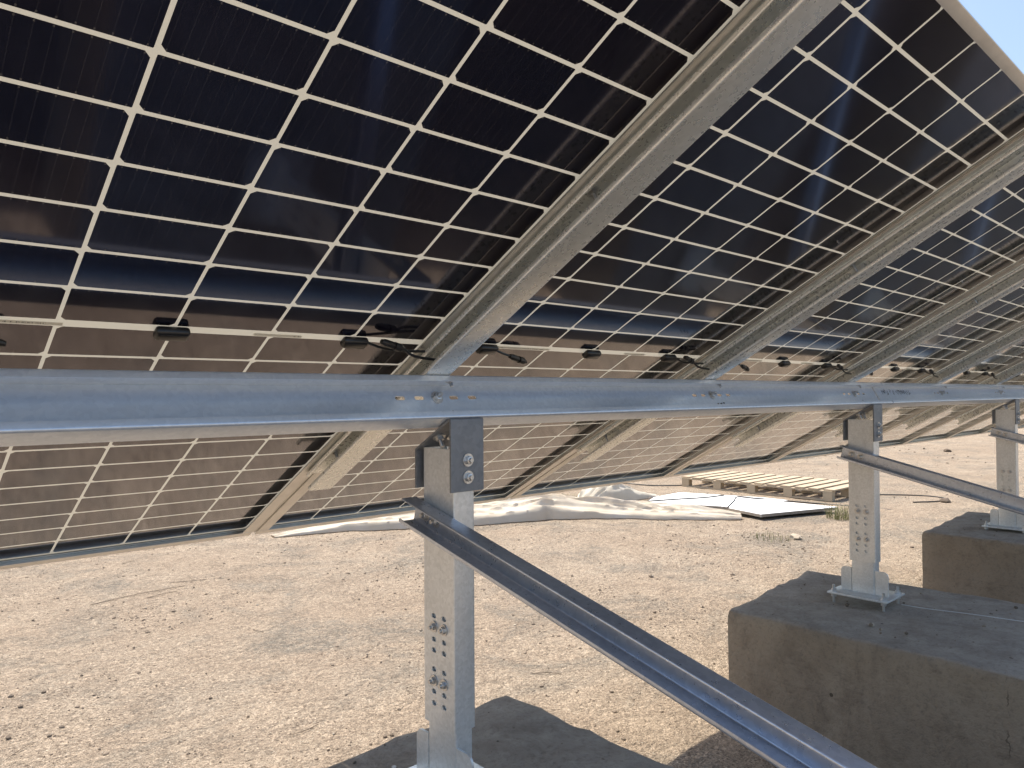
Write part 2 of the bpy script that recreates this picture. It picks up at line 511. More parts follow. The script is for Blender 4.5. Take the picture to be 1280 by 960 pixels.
def cyl(bm, m4, r, z0, z1, n=16, r2=None):
    r2 = r if r2 is None else r2
    a = [bm.verts.new(m4 @ Vector((r * math.cos(2 * math.pi * k / n), r * math.sin(2 * math.pi * k / n), z0))) for k in range(n)]
    b = [bm.verts.new(m4 @ Vector((r2 * math.cos(2 * math.pi * k / n), r2 * math.sin(2 * math.pi * k / n), z1))) for k in range(n)]
    for i in range(n): bm.faces.new((a[i], a[(i + 1) % n], b[(i + 1) % n], b[i]))
    bm.faces.new(a[::-1]); bm.faces.new(b)

def bolt_bm(bm, p, d, s=0.012, shank=0.0, turn=0.3):
    """washer, hex head and a bit of thread, standing on p along d; s = head radius"""
    m4 = frame_at(p, d) @ Matrix.Rotation(turn, 4, 'Z')
    cyl(bm, m4, s * 1.55, 0, s * 0.22, 18)
    cyl(bm, m4, s * 1.0, s * 0.22, s * 0.95, 6)
    cyl(bm, m4, s * 0.9, s * 0.95, s * 1.02, 6, s * 0.75)
    if shank: cyl(bm, m4, s * 0.52, s * 1.02, s * 1.02 + shank, 10)

def bolt(p, d, mat, parent, s=0.012, shank=0.0, turn=0.3, name='bolt'):
    bm = bmesh.new()
    bolt_bm(bm, p, d, s, shank, turn)
    return finish(bm, name, mat, parent)

def tube(bm, pts, r, n=8, smooth=3):
    pts = [Vector(p) for p in pts]
    if smooth:
        q = []
        for i in range(len(pts) - 1):
            p0, p1, p2, p3 = pts[max(i - 1, 0)], pts[i], pts[i + 1], pts[min(i + 2, len(pts) - 1)]
            for k in range(smooth):
                t = k / smooth
                q.append(0.5 * ((2 * p1) + (p2 - p0) * t + (2 * p0 - 5 * p1 + 4 * p2 - p3) * t * t + (3 * p1 - p0 - 3 * p2 + p3) * t ** 3))
        q.append(pts[-1]); pts = q
    rings = []
    for i, p in enumerate(pts):
        d = (pts[min(i + 1, len(pts) - 1)] - pts[max(i - 1, 0)])
        m4 = frame_at(p, d, (0, 0, 1) if abs(d.normalized().z) < 0.9 else (1, 0, 0))
        rings.append([bm.verts.new(m4 @ Vector((r * math.cos(2 * math.pi * k / n), r * math.sin(2 * math.pi * k / n), 0))) for k in range(n)])
    for a, b in zip(rings, rings[1:]):
        for i in range(n): bm.faces.new((a[i], a[(i + 1) % n], b[(i + 1) % n], b[i]))
    bm.faces.new(rings[0][::-1]); bm.faces.new(rings[-1])

# vectorised value noise
def _hash(i, j, seed):
    h = (i * 374761393 + j * 668265263 + seed * 974711) & 0xffffffff
    h = ((h ^ (h >> 13)) * 1274126177) & 0xffffffff
    return ((h ^ (h >> 16)) & 0xffff) / 65535.0
def vnoise(x, y, seed=0):
    xi, yi = np.floor(x).astype(np.int64), np.floor(y).astype(np.int64)
    fx, fy = x - xi, y - yi
    fx = fx * fx * (3 - 2 * fx); fy = fy * fy * (3 - 2 * fy)
    a, b = _hash(xi, yi, seed), _hash(xi + 1, yi, seed)
    c, d = _hash(xi, yi + 1, seed), _hash(xi + 1, yi + 1, seed)
    return (a * (1 - fx) + b * fx) * (1 - fy) + (c * (1 - fx) + d * fx) * fy
def fbm(x, y, seed=0, octv=4):
    s = 0; a = 0.5
    for k in range(octv):
        s = s + a * (vnoise(x * 2 ** k, y * 2 ** k, seed + k) - 0.5); a *= 0.5
    return s
def ground_h(x, y):
    x = np.asarray(x, float); y = np.asarray(y, float)
    return 0.035 * fbm(x * 0.9, y * 0.9, 3, 3) + 0.02 * fbm(x * 6, y * 6, 11, 4)
def gh(x, y): return float(ground_h(x, y))

# ------------------------------------------------------------------ ground
def axis(lo, hi, step, far):
    core = np.arange(lo, hi + step / 2, step)
    out = []
    s = step; p = hi
    while p < far:
        s *= 1.13; p += s; out.append(p)
    pre = []
    s = step; p = lo
    while p > -far:
        s *= 1.13; p -= s; pre.append(p)
    return np.concatenate([np.array(pre[::-1]), core, np.array(out)])
gx, gy = axis(-1.6, 5.2, 0.022, 700), axis(-0.2, 5.2, 0.022, 700)
X, Y = np.meshgrid(gx, gy)
Z = ground_h(X, Y)
nx, ny = len(gx), len(gy)
co = np.stack([X.ravel(), Y.ravel(), Z.ravel()], 1)
i = np.arange(nx * ny).reshape(ny, nx)
quads = np.stack([i[:-1, :-1].ravel(), i[:-1, 1:].ravel(), i[1:, 1:].ravel(), i[1:, :-1].ravel()], 1)
me = bpy.data.meshes.new('ground')
me.vertices.add(len(co)); me.vertices.foreach_set('co', co.ravel())
me.loops.add(quads.size); me.loops.foreach_set('vertex_index', quads.ravel().astype(np.int32))
me.polygons.add(len(quads)); me.polygons.foreach_set('loop_start', np.arange(0, quads.size, 4, dtype=np.int32))
me.update(calc_edges=True); me.validate()
me.shade_smooth()
me.materials.append(M['ground'])
ground = bpy.data.objects.new('ground', me)
C.objects.link(ground)
tag(ground, 'pale dry sandy ground strewn with pebbles', 'ground', kind='structure')

# ------------------------------------------------------------------ concrete blocks
def concrete_block(q, top, label, seed, foot=False):
    """q: back-left, back-right, front-right, front-left corners on the ground plan"""
    bm = bmesh.new()
    N, Mv, K = 30, 84, 16
    def plan(u, v):
        a = Vector(q[0]).lerp(Vector(q[1]), u); b = Vector(q[3]).lerp(Vector(q[2]), u)
        return a.lerp(b, v)
    ringco = [(k / N, 0) for k in range(N)] + [(1, k / Mv) for k in range(Mv)] + [(1 - k / N, 1) for k in range(N)] + [(0, 1 - k / Mv) for k in range(Mv)]
    grid = {}
    def jit(p, z):
        n1 = float(fbm(np.array(p.x * 2.2 + z * 1.7), np.array(p.y * 2.2 - z * 2.1), seed, 4))
        n2 = float(fbm(np.array(p.x * 9 + z * 6), np.array(p.y * 9 - z * 8), seed + 9, 3))
        return n1 * 0.007 + n2 * 0.009
    cx = sum(a[0] for a in q) / 4; cy = sum(a[1] for a in q) / 4
    rings = []
    zs = [-0.06, 0.0, 0.03, 0.07] + [0.07 + (top - 0.095) * k / K for k in range(1, K + 1)] + [top - 0.010, top - 0.002]
    for zi, z in enumerate(zs):
        ring = []
        for (u, v) in ringco:
            p = plan(u, v)
            nrm = Vector(((-1 if u == 0 else 1 if u == 1 else 0), (1 if v == 0 else -1 if v == 1 else 0)))
            if u in (0, 1) and v in (0, 1): nrm *= 0.7
            off = jit(p, z)
            if z > top - 0.03: off -= (0.001 if z < top - 0.012 else 0.004 if z < top - 0.005 else 0.010) * (0.5 + 2.2 * float(vnoise(np.array(p.x * 14.), np.array(p.y * 14.), seed + 21)))
            if u in (0, 1) and v in (0, 1): off -= 0.004
            if foot and z < 0.06:
                off += (0.06 - z) * (0.3 + 2.5 * float(vnoise(np.array(p.x * 3.1), np.array(p.y * 3.1), seed + 4)) ** 2 * 0.35)
            pp = p + nrm * off
            ring.append(bm.verts.new((pp.x, pp.y, z + (float(fbm(np.array(p.x * 6.), np.array(p.y * 6.), seed + 2, 3)) * 0.02 if z > top - 0.03 else 0))))
        rings.append(ring)
    n = len(ringco)
    for a, b in zip(rings, rings[1:]):
        for k in range(n): bm.faces.new((a[k], a[(k + 1) % n], b[(k + 1) % n], b[k]))
    # top surface
    ed = rings[-1]
    idx = {}
    for k, (u, v) in enumerate(ringco): idx[(round(u * N), round(v * Mv))] = ed[k]
    for a in range(1, N):
        for b in range(1, Mv):
            p = plan(a / N, b / Mv)
            edge = min(a, N - a, b, Mv - b)
            z = top + float(fbm(np.array(p.x * 5.), np.array(p.y * 5.), seed + 2, 4)) * 0.025 + (0 if edge > 1 else -0.001)
            idx[(a, b)] = bm.verts.new((p.x, p.y, z))
    for a in range(N):
        for b in range(Mv):
            bm.faces.new((idx[(a, b)], idx[(a, b + 1)], idx[(a + 1, b + 1)], idx[(a + 1, b)]))
    bmesh.ops.recalc_face_normals(bm, faces=bm.faces)
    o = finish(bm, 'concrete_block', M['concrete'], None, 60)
    tag(o, label, 'concrete block', 'concrete footing blocks')
    return o
concrete_block([(-0.50, 0.36), (0.565, 0.36), (0.60, -2.95), (-0.46, -2.95)], G0 - 1.075,
               'concrete block under the first post, only its shaded top corner showing beside that post', 5)
concrete_block([(1.880, 0.355), (2.83, 0.44), (3.20, -2.95), (1.87, -2.95)], G0 - 1.075,
               'large rough brown concrete block whose long pitted side faces us beyond the diagonal brace', 17, True)
concrete_block([(4.32, 0.36), (5.47, 0.41), (5.55, -2.95), (4.33, -2.95)], G0 - 1.05,
               'concrete block farther back, partly hidden behind the large pitted block', 29)

# ------------------------------------------------------------------ posts
YF, YB, PW, PT = -0.085, 0.030, 0.062, 0.0035
def make_post():
    r = thing('support_post', '', 'post', (0, 0, 0), group='galvanized posts on concrete blocks')
    Z = lambda z: G0 + z
    z0, z1 = -0.883, -0.246
    # upper column: C section, web towards -X with slots, flanges towards +X
    bm = bmesh.new()
    holes, bolts = [], []
    for (zc, yy) in ((-0.634, 0), (-0.688, 0), (-0.713, 0), (-0.757, 0), (-0.808, 0), (-0.835, 0)):
        for y in (-0.0085, -0.0465): holes.append(slot_pts(y, Z(zc), 0.0165, 0.0115))
    for zc in (-0.659, -0.783):
        for y in (-0.0085, -0.0465): bolts.append((y, Z(zc)))
    e = 0.005
    m4 = Matrix(((0, 0, 1, PT / 2), (1, 0, 0, 0), (0, 1, 0, 0), (0, 0, 0, 1)))
    plate(bm, [(YF + e, Z(z0)), (YB - e, Z(z0)), (YB - e, Z(z1)), (YF + e, Z(z1))], holes, PT, m4)
    for yf, s in ((YF, 1), (YB, -1)):
        prof = sheet_profile([(PT / 2, yf + s * e), (PT / 2, yf + s * PT / 2), (PW - PT / 2, yf + s * PT / 2), (PW - PT / 2, yf + s * 0.017)], PT, 0.006)
        extrude(bm, prof, lambda p: (p.x, p.y, Z(z0)), lambda p: (p.x, p.y, Z(z1)))
    finish(bm, 'column', M['galv_post'], r)
    for (y, z) in bolts: bolt((-0.0005, y, z), (-1, 0, 0), M['bolt'], r, 0.0085, 0.006, random.random())
    # inner stub the column slides over
    bm = bmesh.new()
    sy0, sy1, sx0, sx1 = YF + 0.006, YB - 0.006, 0.006, 0.054
    prof = sheet_profile([(sx1, sy0 + 0.002), (sx0 + 0.002, sy0 + 0.002), (sx0 + 0.002, sy1 - 0.002), (sx1, sy1 - 0.002)], 0.004, 0.006)
    extrude(bm, prof, lambda p: (p.x, p.y, Z(-1.0245)), lambda p: (p.x, p.y, Z(-0.60)))
    finish(bm, 'base_stub', M['galv_post'], r)
    bm = bmesh.new()
    box(bm, -0.075, 0.137, -0.158, 0.102, Z(-1.034), Z(-1.025), 0, 0.0015)
    finish(bm, 'base_plate', M['galv_post'], r)
    for (ya, yb) in ((sy1 + 0.0005, sy1 + 0.047), (sy0 - 0.0005, sy0 - 0.056)):
        bm = bmesh.new()
        d = yb - ya
        zt, zb = Z(-0.918), Z(-1.0245)
        ol = [(ya, zb), (yb, zb), (yb, zt - 0.022)] + [(yb - d * 0.35 * (1 - math.cos(t)), zt - 0.022 + 0.022 * math.sin(t)) for t in (0.4, 0.8, 1.2, 1.57)] + [(ya, zt)]
        m5 = Matrix(((0, 0, 1, 0.010), (1, 0, 0, 0), (0, 1, 0, 0), (0, 0, 0, 1)))
        plate(bm, ol, [], 0.006, m5)
        finish(bm, 'gusset', M['galv_post'], r)
    for x in (-0.052, 0.114):
        for y in (-0.136, 0.080):
            bm = bmesh.new()
            m4 = frame_at((x, y, Z(-1.025)), (0, 0, 1))
            cyl(bm, m4, 0.016, 0, 0.003, 14); cyl(bm, m4, 0.0115, 0.003, 0.012, 6); cyl(bm, m4, 0.006, 0.012, 0.030, 8)
            cyl(bm, m4, 0.0115, -0.024, -0.0095, 6); cyl(bm, m4, 0.006, -0.075, -0.024, 8)
            finish(bm, 'anchor_bolt', M['bolt'], r)
    # bent head bracket under the beam, its top parallel to the modules
    bm = bmesh.new()
    bx0, bx1, t = -0.012, 0.084, 0.005
    yf, yb = YF - t / 2 - 0.0005, 0.0445
    zf = -0.1735 - 0.003
    zbk = zf - (yb - yf) * math.tan(TILT)
    prof = sheet_profile([(yf, Z(-0.342)), (yf, Z(zf)), (yb, Z(zbk)), (yb, Z(-0.342))], t, 0.004)
    extrude(bm, prof, lambda p: (bx0, p.x, p.y), lambda p: (bx1, p.x, p.y))
    br = finish(bm, 'head_bracket', M['dark_steel'], r)
    for zc in (-0.271, -0.310): bolt((0.037, yf - t / 2, Z(zc)), (0, -1, 0), M['bolt'], br, 0.0098, 0.005, 0.2)
    nrm = Vector((0, -math.sin(TILT), -math.cos(TILT)))
    for x in (0.012, 0.052):
        yc = -0.015
        zc = zf - (yc - yf) * math.tan(TILT)
        p = Vector((x, yc, Z(zc))) + nrm * (t / 2)
        bolt(p, nrm, M['bolt'], br, 0.0098, 0.016, 0.5)
    return r
post = make_post()
post['label'] = 'galvanized post that carrying the beam above the nearest block, its dark bracket showing two bolts'
for xx, lb in ((2.383, 'galvanized post standing on the large pitted concrete block, second along the beam'),
               (4.752, 'galvanized post on the farther concrete block at the right edge')):
    c = copy_tree(post); c.location.x = xx
    c['label'] = lb

# ------------------------------------------------------------------ braces
def make_brace():
    r = thing('diagonal_brace', '', 'brace', (0, 0, 0), group='diagonal braces bolted to the posts')
    H, B, t = 0.060, 0.045, 0.0028
    s = 0.2495
    ang = math.atan(s)
    # local axes: a along the brace (towards -Y, down), n across it (up)
    A = Vector((0, -math.cos(ang), -math.sin(ang)))
    Nn = Vector((0, -math.sin(ang), math.cos(ang)))
    P0 = Vector((-0.002, 0.048, G0 - 0.363))           # far upper edge at its upper end
    def pt(a, x, n): return P0 + A * a + Nn * n + Vector((x, 0, 0))
    bm = bmesh.new()
    prof = sheet_profile([(-B, -0.004), (-B, 0 - t / 2), (-t / 2, -t / 2), (-t / 2, -H + t / 2), (-B, -H + t / 2), (-B, -H + 0.010)], t, 0.006)
    L = 2.68
    extrude(bm, prof, lambda p: pt(0, p.x, p.y), lambda p: pt(L, p.x, p.y))
    finish(bm, 'channel', M['brace'], r)
    for a in (0.045, 0.085):
        bolt(pt(a, -t - 0.0003, -H / 2), (-1, 0, 0), M['bolt'], r, 0.0095, 0.008, a * 9)
    # foot bracket on the block behind the frame's lower edge
    bm = bmesh.new()
    e = pt(L - 0.05, 0, 0)
    zt = G0 - 1.045
    box(bm, 0.001, 0.007, e.y - 0.05, e.y + 0.05, zt, e.z + 0.0, 0, 0.001)
    box(bm, 0.0075, 0.09, e.y - 0.05, e.y + 0.05, zt - 0.008, zt, 0, 0.001)
    finish(bm, 'foot_bracket', M['dark_steel'], r)
    return r
brace = make_brace()
brace['label'] = 'grey steel channel brace running from the first post down to the lower right corner'
for xx, lb in ((2.383, 'mottled steel channel brace sloping from the second post along the beam towards the right edge'),
               (4.752, 'short visible end of a steel channel brace on the post at the right edge')):
    c = copy_tree(brace); c.location.x = xx
    c['label'] = lb

# ------------------------------------------------------------------ beam (C section square to the module plane); local x along, y down-slope, z = plane normal
ROT = (-TILT, 0, 0)
D1, D2 = 0.0795, 0.1925
VF, VB = 0.012, 0.062
def make_beam(x0, x1, label, slots, marks):
    r = thing('purlin_beam', label, 'beam', (x0, 0, G0), ROT, 'galvanized beams along the row')
    t = 0.003
    L = x1 - x0
    bm = bmesh.new()
    e = 0.006
    holes = []
    for sx in slots:
        for dx in (-0.089, -0.036, 0.065, 0.122):
            if 0.02 < sx + dx - x0 < L - 0.02: holes.append(slot_pts(sx + dx - x0, -0.115, 0.027, 0.010))
    yb = VB - t / 2
    m4 = Matrix(((1, 0, 0, 0), (0, 0, 1, yb), (0, 1, 0, 0), (0, 0, 0, 1)))
    plate(bm, [(0, -D2 + e), (L, -D2 + e), (L, -D1 - e), (0, -D1 - e)], holes, t, m4)
    for z, s in ((-D1 - t / 2, -1), (-D2 + t / 2, 1)):
        prof = sheet_profile([(yb, z + s * (e - t / 2)), (yb, z), (VF + t / 2, z), (VF + t / 2, z + s * 0.0155)], t, 0.0042)
        extrude(bm, prof, lambda p: (0, p.x, p.y), lambda p: (L, p.x, p.y))
    finish(bm, 'channel', M['galv'], r)
    for sx in slots:
        bolt((sx + 0.014 - x0, yb - t / 2, -0.115), (0, -1, 0), M['bolt'], r, 0.0105, 0.010, sx)
        bolt((sx + 0.045 - x0, 0.030, -D1 - t - 0.0002), (0, 0, -1), M['bolt'], r, 0.008, 0.010, sx)
    if marks:
        rnd = random.Random(4)
        bm = bmesh.new()
        yk = yb - t / 2 - 0.0004
        for (mx, mz, mw, mh) in marks:
            px = mx
            while px < mx + mw:
                cw = rnd.uniform(0.012, 0.022)
                if rnd.random() < 0.85:
                    zz = mz + rnd.uniform(-0.2, 0.2) * mh
                    for _ in range(3):
                        a = (px + rnd.uniform(0, cw), zz + rnd.uniform(-0.5, 0.5) * mh)
                        b = (px + rnd.uniform(0, cw), zz + rnd.uniform(-0.5, 0.5) * mh)
                        d = Vector((b[0] - a[0], b[1] - a[1]))
                        if d.length < 0.003: continue
                        nn = Vector((-d.y, d.x)).normalized() * 0.0017
                        f = bm.faces.new([bm.verts.new((q[0] - x0, yk, q[1])) for q in ((a[0] + nn.x, a[1] + nn.y), (b[0] + nn.x, b[1] + nn.y), (b[0] - nn.x, b[1] - nn.y), (a[0] - nn.x, a[1] - nn.y))])
                px += cw
        bmesh.ops.solidify(bm, geom=bm.faces[:], thickness=0.0002)
        finish(bm, 'marker_writing', M['ink'], r, 0)
    return r
SL = [k * 1.178 for k in range(-1, 11)]
make_beam(-1.9, 2.614, 'long blue grey galvanized beam that spans the picture from the left edge to the joint',
          [s for s in SL if s < 2.5], [(1.20, -0.150, 0.05, 0.010), (2.36, -0.155, 0.06, 0.010), (0.03, -0.152, 0.03, 0.006)])
make_beam(2.626, 12.7, 'far length of galvanized beam beyond the joint, with black marker writing',
          [s for s in SL if s > 2.7], [(2.70, -0.108, 0.36, 0.026), (2.86, -0.158, 0.45, 0.013)])

# ------------------------------------------------------------------ solar modules
MP, HW, HL, FD = 1.1509, 0.567, 1.139, 0.022
def make_panel():
    r = thing('solar_panel', '', 'solar panel', (0, 0, G0), ROT, 'solar panels in a tilted row')
    # laminate sheet, facing down
    bm = bmesh.new()
    uvl = bm.loops.layers.uv.new('UVMap')
    vs = [bm.verts.new(p) for p in ((-HW + .002, -HL + .002, 0), (-HW + .002, HL - .002, 0), (HW - .002, HL - .002, 0), (HW - .002, -HL + .002, 0))]
    f = bm.faces.new(vs)
    for lp in f.loops: lp[uvl].uv = (lp.vert.co.x, lp.vert.co.y)
    finish(bm, 'laminate', M['laminate'], r, 0)
    # frame
    bm = bmesh.new()
    t = 0.0016
    def bar(lip, f0, f1):
        prof = sheet_profile([(0.011, 0.006), (t / 2, 0.006), (t / 2, -FD + t / 2), (lip, -FD + t / 2)], t, 0.001)
        extrude(bm, prof, f0, f1)
        prof = sheet_profile([(t, -0.004), (0.011, -0.004)], t, 0.001)
        extrude(bm, prof, f0, f1)
    for s in (-1, 1):
        bar(0.036, lambda p: (s * (HW - p.x), -HL, p.y), lambda p: (s * (HW - p.x), HL, p.y))
    for s in (-1, 1):
        bar(0.031 if s > 0 else 0.022, lambda p: (-HW + 0.0005 + 0.028 * 0 + t, s * (HL - p.x), p.y - 0.0004), lambda p: (HW - 0.0005 - t, s * (HL - p.x), p.y - 0.0004))
    finish(bm, 'frame', M['frame'], r)
    # three junction boxes along the middle gap; cables with plugs
    for kx, x in enumerate((-0.402, -0.004, 0.371)):
        bm = bmesh.new()
        box(bm, x - 0.030, x + 0.030, -0.012, 0.016, -0.018, -0.0006, 0, 0.006)
        jb = finish(bm, 'junction_box', M['black'], r, 50)
        bm = bmesh.new()
        box(bm, x - 0.024, x + 0.024, -0.007, 0.011, -0.0195, -0.0182, 0, 0.0005)
        finish(bm, 'lid', M['black'], jb, 50)
        if kx == 0:
            pa = [(x + 0.030, 0.004, -0.010), (x + 0.055, 0.008, -0.016), (x + 0.085, 0.014, -0.020)]
            c0, c1 = Vector((x + 0.085, 0.014, -0.020)), Vector((x + 0.150, 0.030, -0.026))
        elif kx == 2:
            pa = [(x + 0.030, -0.002, -0.010), (x + 0.075, 0.004, -0.020), (x + 0.13, 0.000, -0.026), (x + 0.175, -0.004, -0.028)]
            c0, c1 = Vector((x + 0.055, -0.022, -0.020)), Vector((x + 0.118, -0.006, -0.026))
        else:
            continue
        bm = bmesh.new()
        tube(bm, pa, 0.0033)
        if kx == 2: tube(bm, [(x + 0.118, -0.006, -0.026), (x + 0.145, 0.0, -0.040), (x + 0.21, 0.004, -0.045)], 0.0033)
        finish(bm, 'cable', M['black'], r)
        bm = bmesh.new()
        m4 = frame_at(c0, c1 - c0)
        Lc = (c1 - c0).length
        cyl(bm, m4, 0.0055, -0.004, Lc * 0.12, 12, 0.0085)
        cyl(bm, m4, 0.0085, Lc * 0.12, Lc * 0.42, 12)
        cyl(bm, m4, 0.0068, Lc * 0.42, Lc * 0.52, 12)
        cyl(bm, m4, 0.0095, Lc * 0.52, Lc * 0.80, 10)
        cyl(bm, m4, 0.0080, Lc * 0.80, Lc * 1.0, 12, 0.0048)
        finish(bm, 'connector', M['black'], r)
    for x, wd in ((-0.29, 0.115), (0.20, 0.05)):
        bm = bmesh.new()
        box(bm, -wd, wd, -0.0042, 0.0042, -0.0008, -0.0004)
        st = finish(bm, 'sticker', M['sticker'], r, 0)
        st.location = (x, 0.002, -0.0006)
    return r
panel = make_panel()
ordn = ['first', 'second', 'third', 'fourth', 'fifth', 'sixth', 'seventh', 'eighth', 'ninth', 'tenth', 'eleventh', 'twelfth']
NP = 12
for k in range(NP):
    o = panel if k == 0 else copy_tree(panel)
    o.location.x = -MP / 2 + k * MP
    if k == 0:
        o['label'] = 'closest solar panel, its large dark cells filling the upper left of the picture'
    else:
        o['label'] = 'solar panel between the %s and %s rafters counted from the closest one' % (ordn[k - 1], ordn[k])
    if k == NP - 1:
        o['label'] = 'last solar panel at the far end of the row, beyond the eleventh rafter'

# ------------------------------------------------------------------ rafters (C section open to -X, under each seam)
def make_rafter():
    r = thing('rafter', '', 'rafter', (0, 0, G0), ROT, 'steel rafters under the seams')
    t = 0.0025
    zt, zb, hw = -FD - 0.0025 - t / 2, -0.079 + t / 2, 0.0365
    bm = bmesh.new()
    prof = sheet_profile([(-0.031 + 0.007, zt - 0.010), (-0.031 + t / 2, zt - 0.010), (-0.031 + t / 2, zt), (hw - t / 2, zt), (hw - t / 2, zb), (-hw + t / 2, zb), (-hw + t / 2, zb + 0.011), (-hw + 0.007, zb + 0.011)], t, 0.004)
    extrude(bm, prof, lambda p: (p.x, -1.12, p.y), lambda p: (p.x, 0.655, p.y))
    finish(bm, 'channel', M['galv_raft'], r)
    bm = bmesh.new()
    box(bm, -0.0115, 0.0035, 0.657, 1.128, -0.017, -0.013)  # filler bar added in the seam gap to stop sun streaking through
    finish(bm, 'seam_light_stop', M['frame'], r)
    for y in (-0.56, 0.515):
        bolt((-0.006, y, zt - t / 2), (0, 0, -1), M['bolt'], r, 0.0085, 0.022, 0.4, 'clamp_bolt')
    return r
rafter = make_rafter()
for k in range(NP):
    o = rafter if k == 0 else copy_tree(rafter)
    o.location.x = k * MP + 0.004
    if k == 0:
        o['label'] = 'widest steel rafter, crossing the picture diagonally between the two closest solar panels'
    else:
        o['label'] = 'steel rafter under the seam, %s rafter counted from the widest one' % ordn[k]

# ------------------------------------------------------------------ pallet
pal = thing('pallet', 'long raw wooden pallet lying on the sand beside the white boards', 'pallet', (9.0, 3.0, 0.0))
LP, WP, HP = 2.40, 1.25, 0.165
bm = bmesh.new()
rnd = random.Random(2)
ns = 12
for k in range(ns):
    y = 0.05 + (LP - 0.1) * k / (ns - 1)
    wv = 0.066 if k % 3 else 0.074
    box(bm, 0.0 + rnd.uniform(-.02, .02), WP + rnd.uniform(-.03, .03), y - wv, y + wv, HP - 0.020, HP + rnd.uniform(-.002, .002))
finish(bm, 'deck', M['wood'], pal, 0)
bm = bmesh.new()
for x in (0.0, WP / 2 - 0.05, WP - 0.10):
    box(bm, x, x + 0.10, 0.0, LP, HP - 0.042, HP - 0.0225)
    box(bm, x, x + 0.10, 0.0, LP, 0.004, 0.022)
finish(bm, 'runner_boards', M['wood'], pal, 0)
for x in (0.002, WP / 2 - 0.048, WP - 0.098):
    for q in range(5):
        y = (LP - 0.13) * q / 4
        bm = bmesh.new()
        box(bm, x, x + 0.096, y + 0.003, y + 0.13, 0.0225, HP - 0.0425)
        finish(bm, 'spacer_block', M['wood'], pal, 0)

# ------------------------------------------------------------------ white boards
def board(name_label, top, z0, z1, tilt=None):
    bm = bmesh.new()
    a = [bm.verts.new((p[0], p[1], z0 + gh(*p[:2]) * 0 + (p[2] if len(p) > 2 else 0))) for p in top]
    b = [bm.verts.new((p[0], p[1], z1 + (p[2] if len(p) > 2 else 0))) for p in top]
    n = len(top)
    for i in range(n):
        f = bm.faces.new((a[i], a[(i + 1) % n], b[(i + 1) % n], b[i])); f.material_index = 1
    bm.faces.new(a[::-1]).material_index = 1
    bm.faces.new(b)
    bmesh.ops.recalc_face_normals(bm, faces=bm.faces)
    bmesh.ops.bevel(bm, geom=bm.edges[:], offset=0.003, segments=1, affect='EDGES')
    o = finish(bm, 'white_board', [M['board'], M['board_edge']], None, 0)
    tag(o, name_label, 'board', 'white boards lying on the sand')
    return o
board('broad white board lying flat, pointed end beside the cream fabric, partly under another board',
      [(7.08, 4.67), (7.52, 4.86), (8.21, 4.90), (8.55, 3.75), (8.54, 3.40), (7.43, 3.43), (7.44, 3.74)], 0.006, 0.032)
board('white board with a thick shaded edge, lying over the corner of the other board',
      [(7.15, 3.47, 0), (7.62, 3.60, 0), (8.07, 3.73, 0), (8.16, 2.56, 0), (6.98, 2.95, 0)], 0.036, 0.072)

# ------------------------------------------------------------------ crumpled fabric
def crumpled(path, label, cat, mat, name, seed, n=230, m=40):
    """path: list of (x, y, width, height) - a rolled, crumpled sheet lying along it"""
    P = np.array(path, float)
    s = np.linspace(0, len(P) - 1, n)
    Q = np.stack([np.interp(s, np.arange(len(P)), P[:, k]) for k in range(4)], 1)
    ker = np.hanning(n // 6 | 1); ker /= ker.sum()
    padn = len(ker) // 2
    Q = np.stack([np.convolve(np.concatenate([2 * Q[0, k] - Q[padn:0:-1, k], Q[:, k], 2 * Q[-1, k] - Q[-2:-padn - 2:-1, k]]), ker, 'valid') for k in range(4)], 1)
    d = np.gradient(Q[:, :2], axis=0); d /= np.linalg.norm(d, axis=1)[:, None]
    nn = np.stack([-d[:, 1], d[:, 0]], 1)
    bm = bmesh.new()
    rows = []
    arc = np.concatenate([[0], np.cumsum(np.linalg.norm(np.diff(Q[:, :2], axis=0), axis=1))])
    for i in range(n):
        row = []
        for j in range(m):
            t = j / (m - 1) * 2 - 1
            a, b = arc[i] * 1.1, t * 1.2
            fold = float(fbm(np.array(a * 0.55 + b * 0.5), np.array(b * 1.5 - a * 0.3), seed, 3))
            ridge = max(0.0, 1 - abs(float(fbm(np.array(a * 0.35 - b * 0.45 + 7), np.array(b * 2.2 + a * .5), seed + 5, 2))) * 9)
            fine = max(0.0, 1 - abs(float(fbm(np.array(a * 0.9 + b), np.array(b * 4.5 + a * .8), seed + 15, 2))) * 10)
            hgt = Q[i, 3] * max(0.0, (1 - t * t)) ** 0.5 * (0.72 + 0.75 * fold + 0.24 * ridge ** 1.3 + 0.15 * fine)
            off = t * Q[i, 2] * (1 + 0.55 * float(fbm(np.array(a * 1.7), np.array(3.0 if t < 0 else 9.0), seed + 2, 3)))
            x = Q[i, 0] + nn[i, 0] * off + d[i, 0] * fold * 0.06
            y = Q[i, 1] + nn[i, 1] * off + d[i, 1] * fold * 0.06
            row.append(bm.verts.new((x, y, gh(x, y) + 0.008 + max(hgt, 0.0))))
        rows.append(row)
    for a, b in zip(rows, rows[1:]):
        for j in range(m - 1): bm.faces.new((a[j], a[j + 1], b[j + 1], b[j]))
    bmesh.ops.recalc_face_normals(bm, faces=bm.faces)
    if sum(f.normal.z for f in bm.faces) < 0: bmesh.ops.reverse_faces(bm, faces=bm.faces)
    bmesh.ops.solidify(bm, geom=bm.faces[:], thickness=0.004)
    o = finish(bm, name, mat, None, 55)
    tag(o, label, cat)
    return o
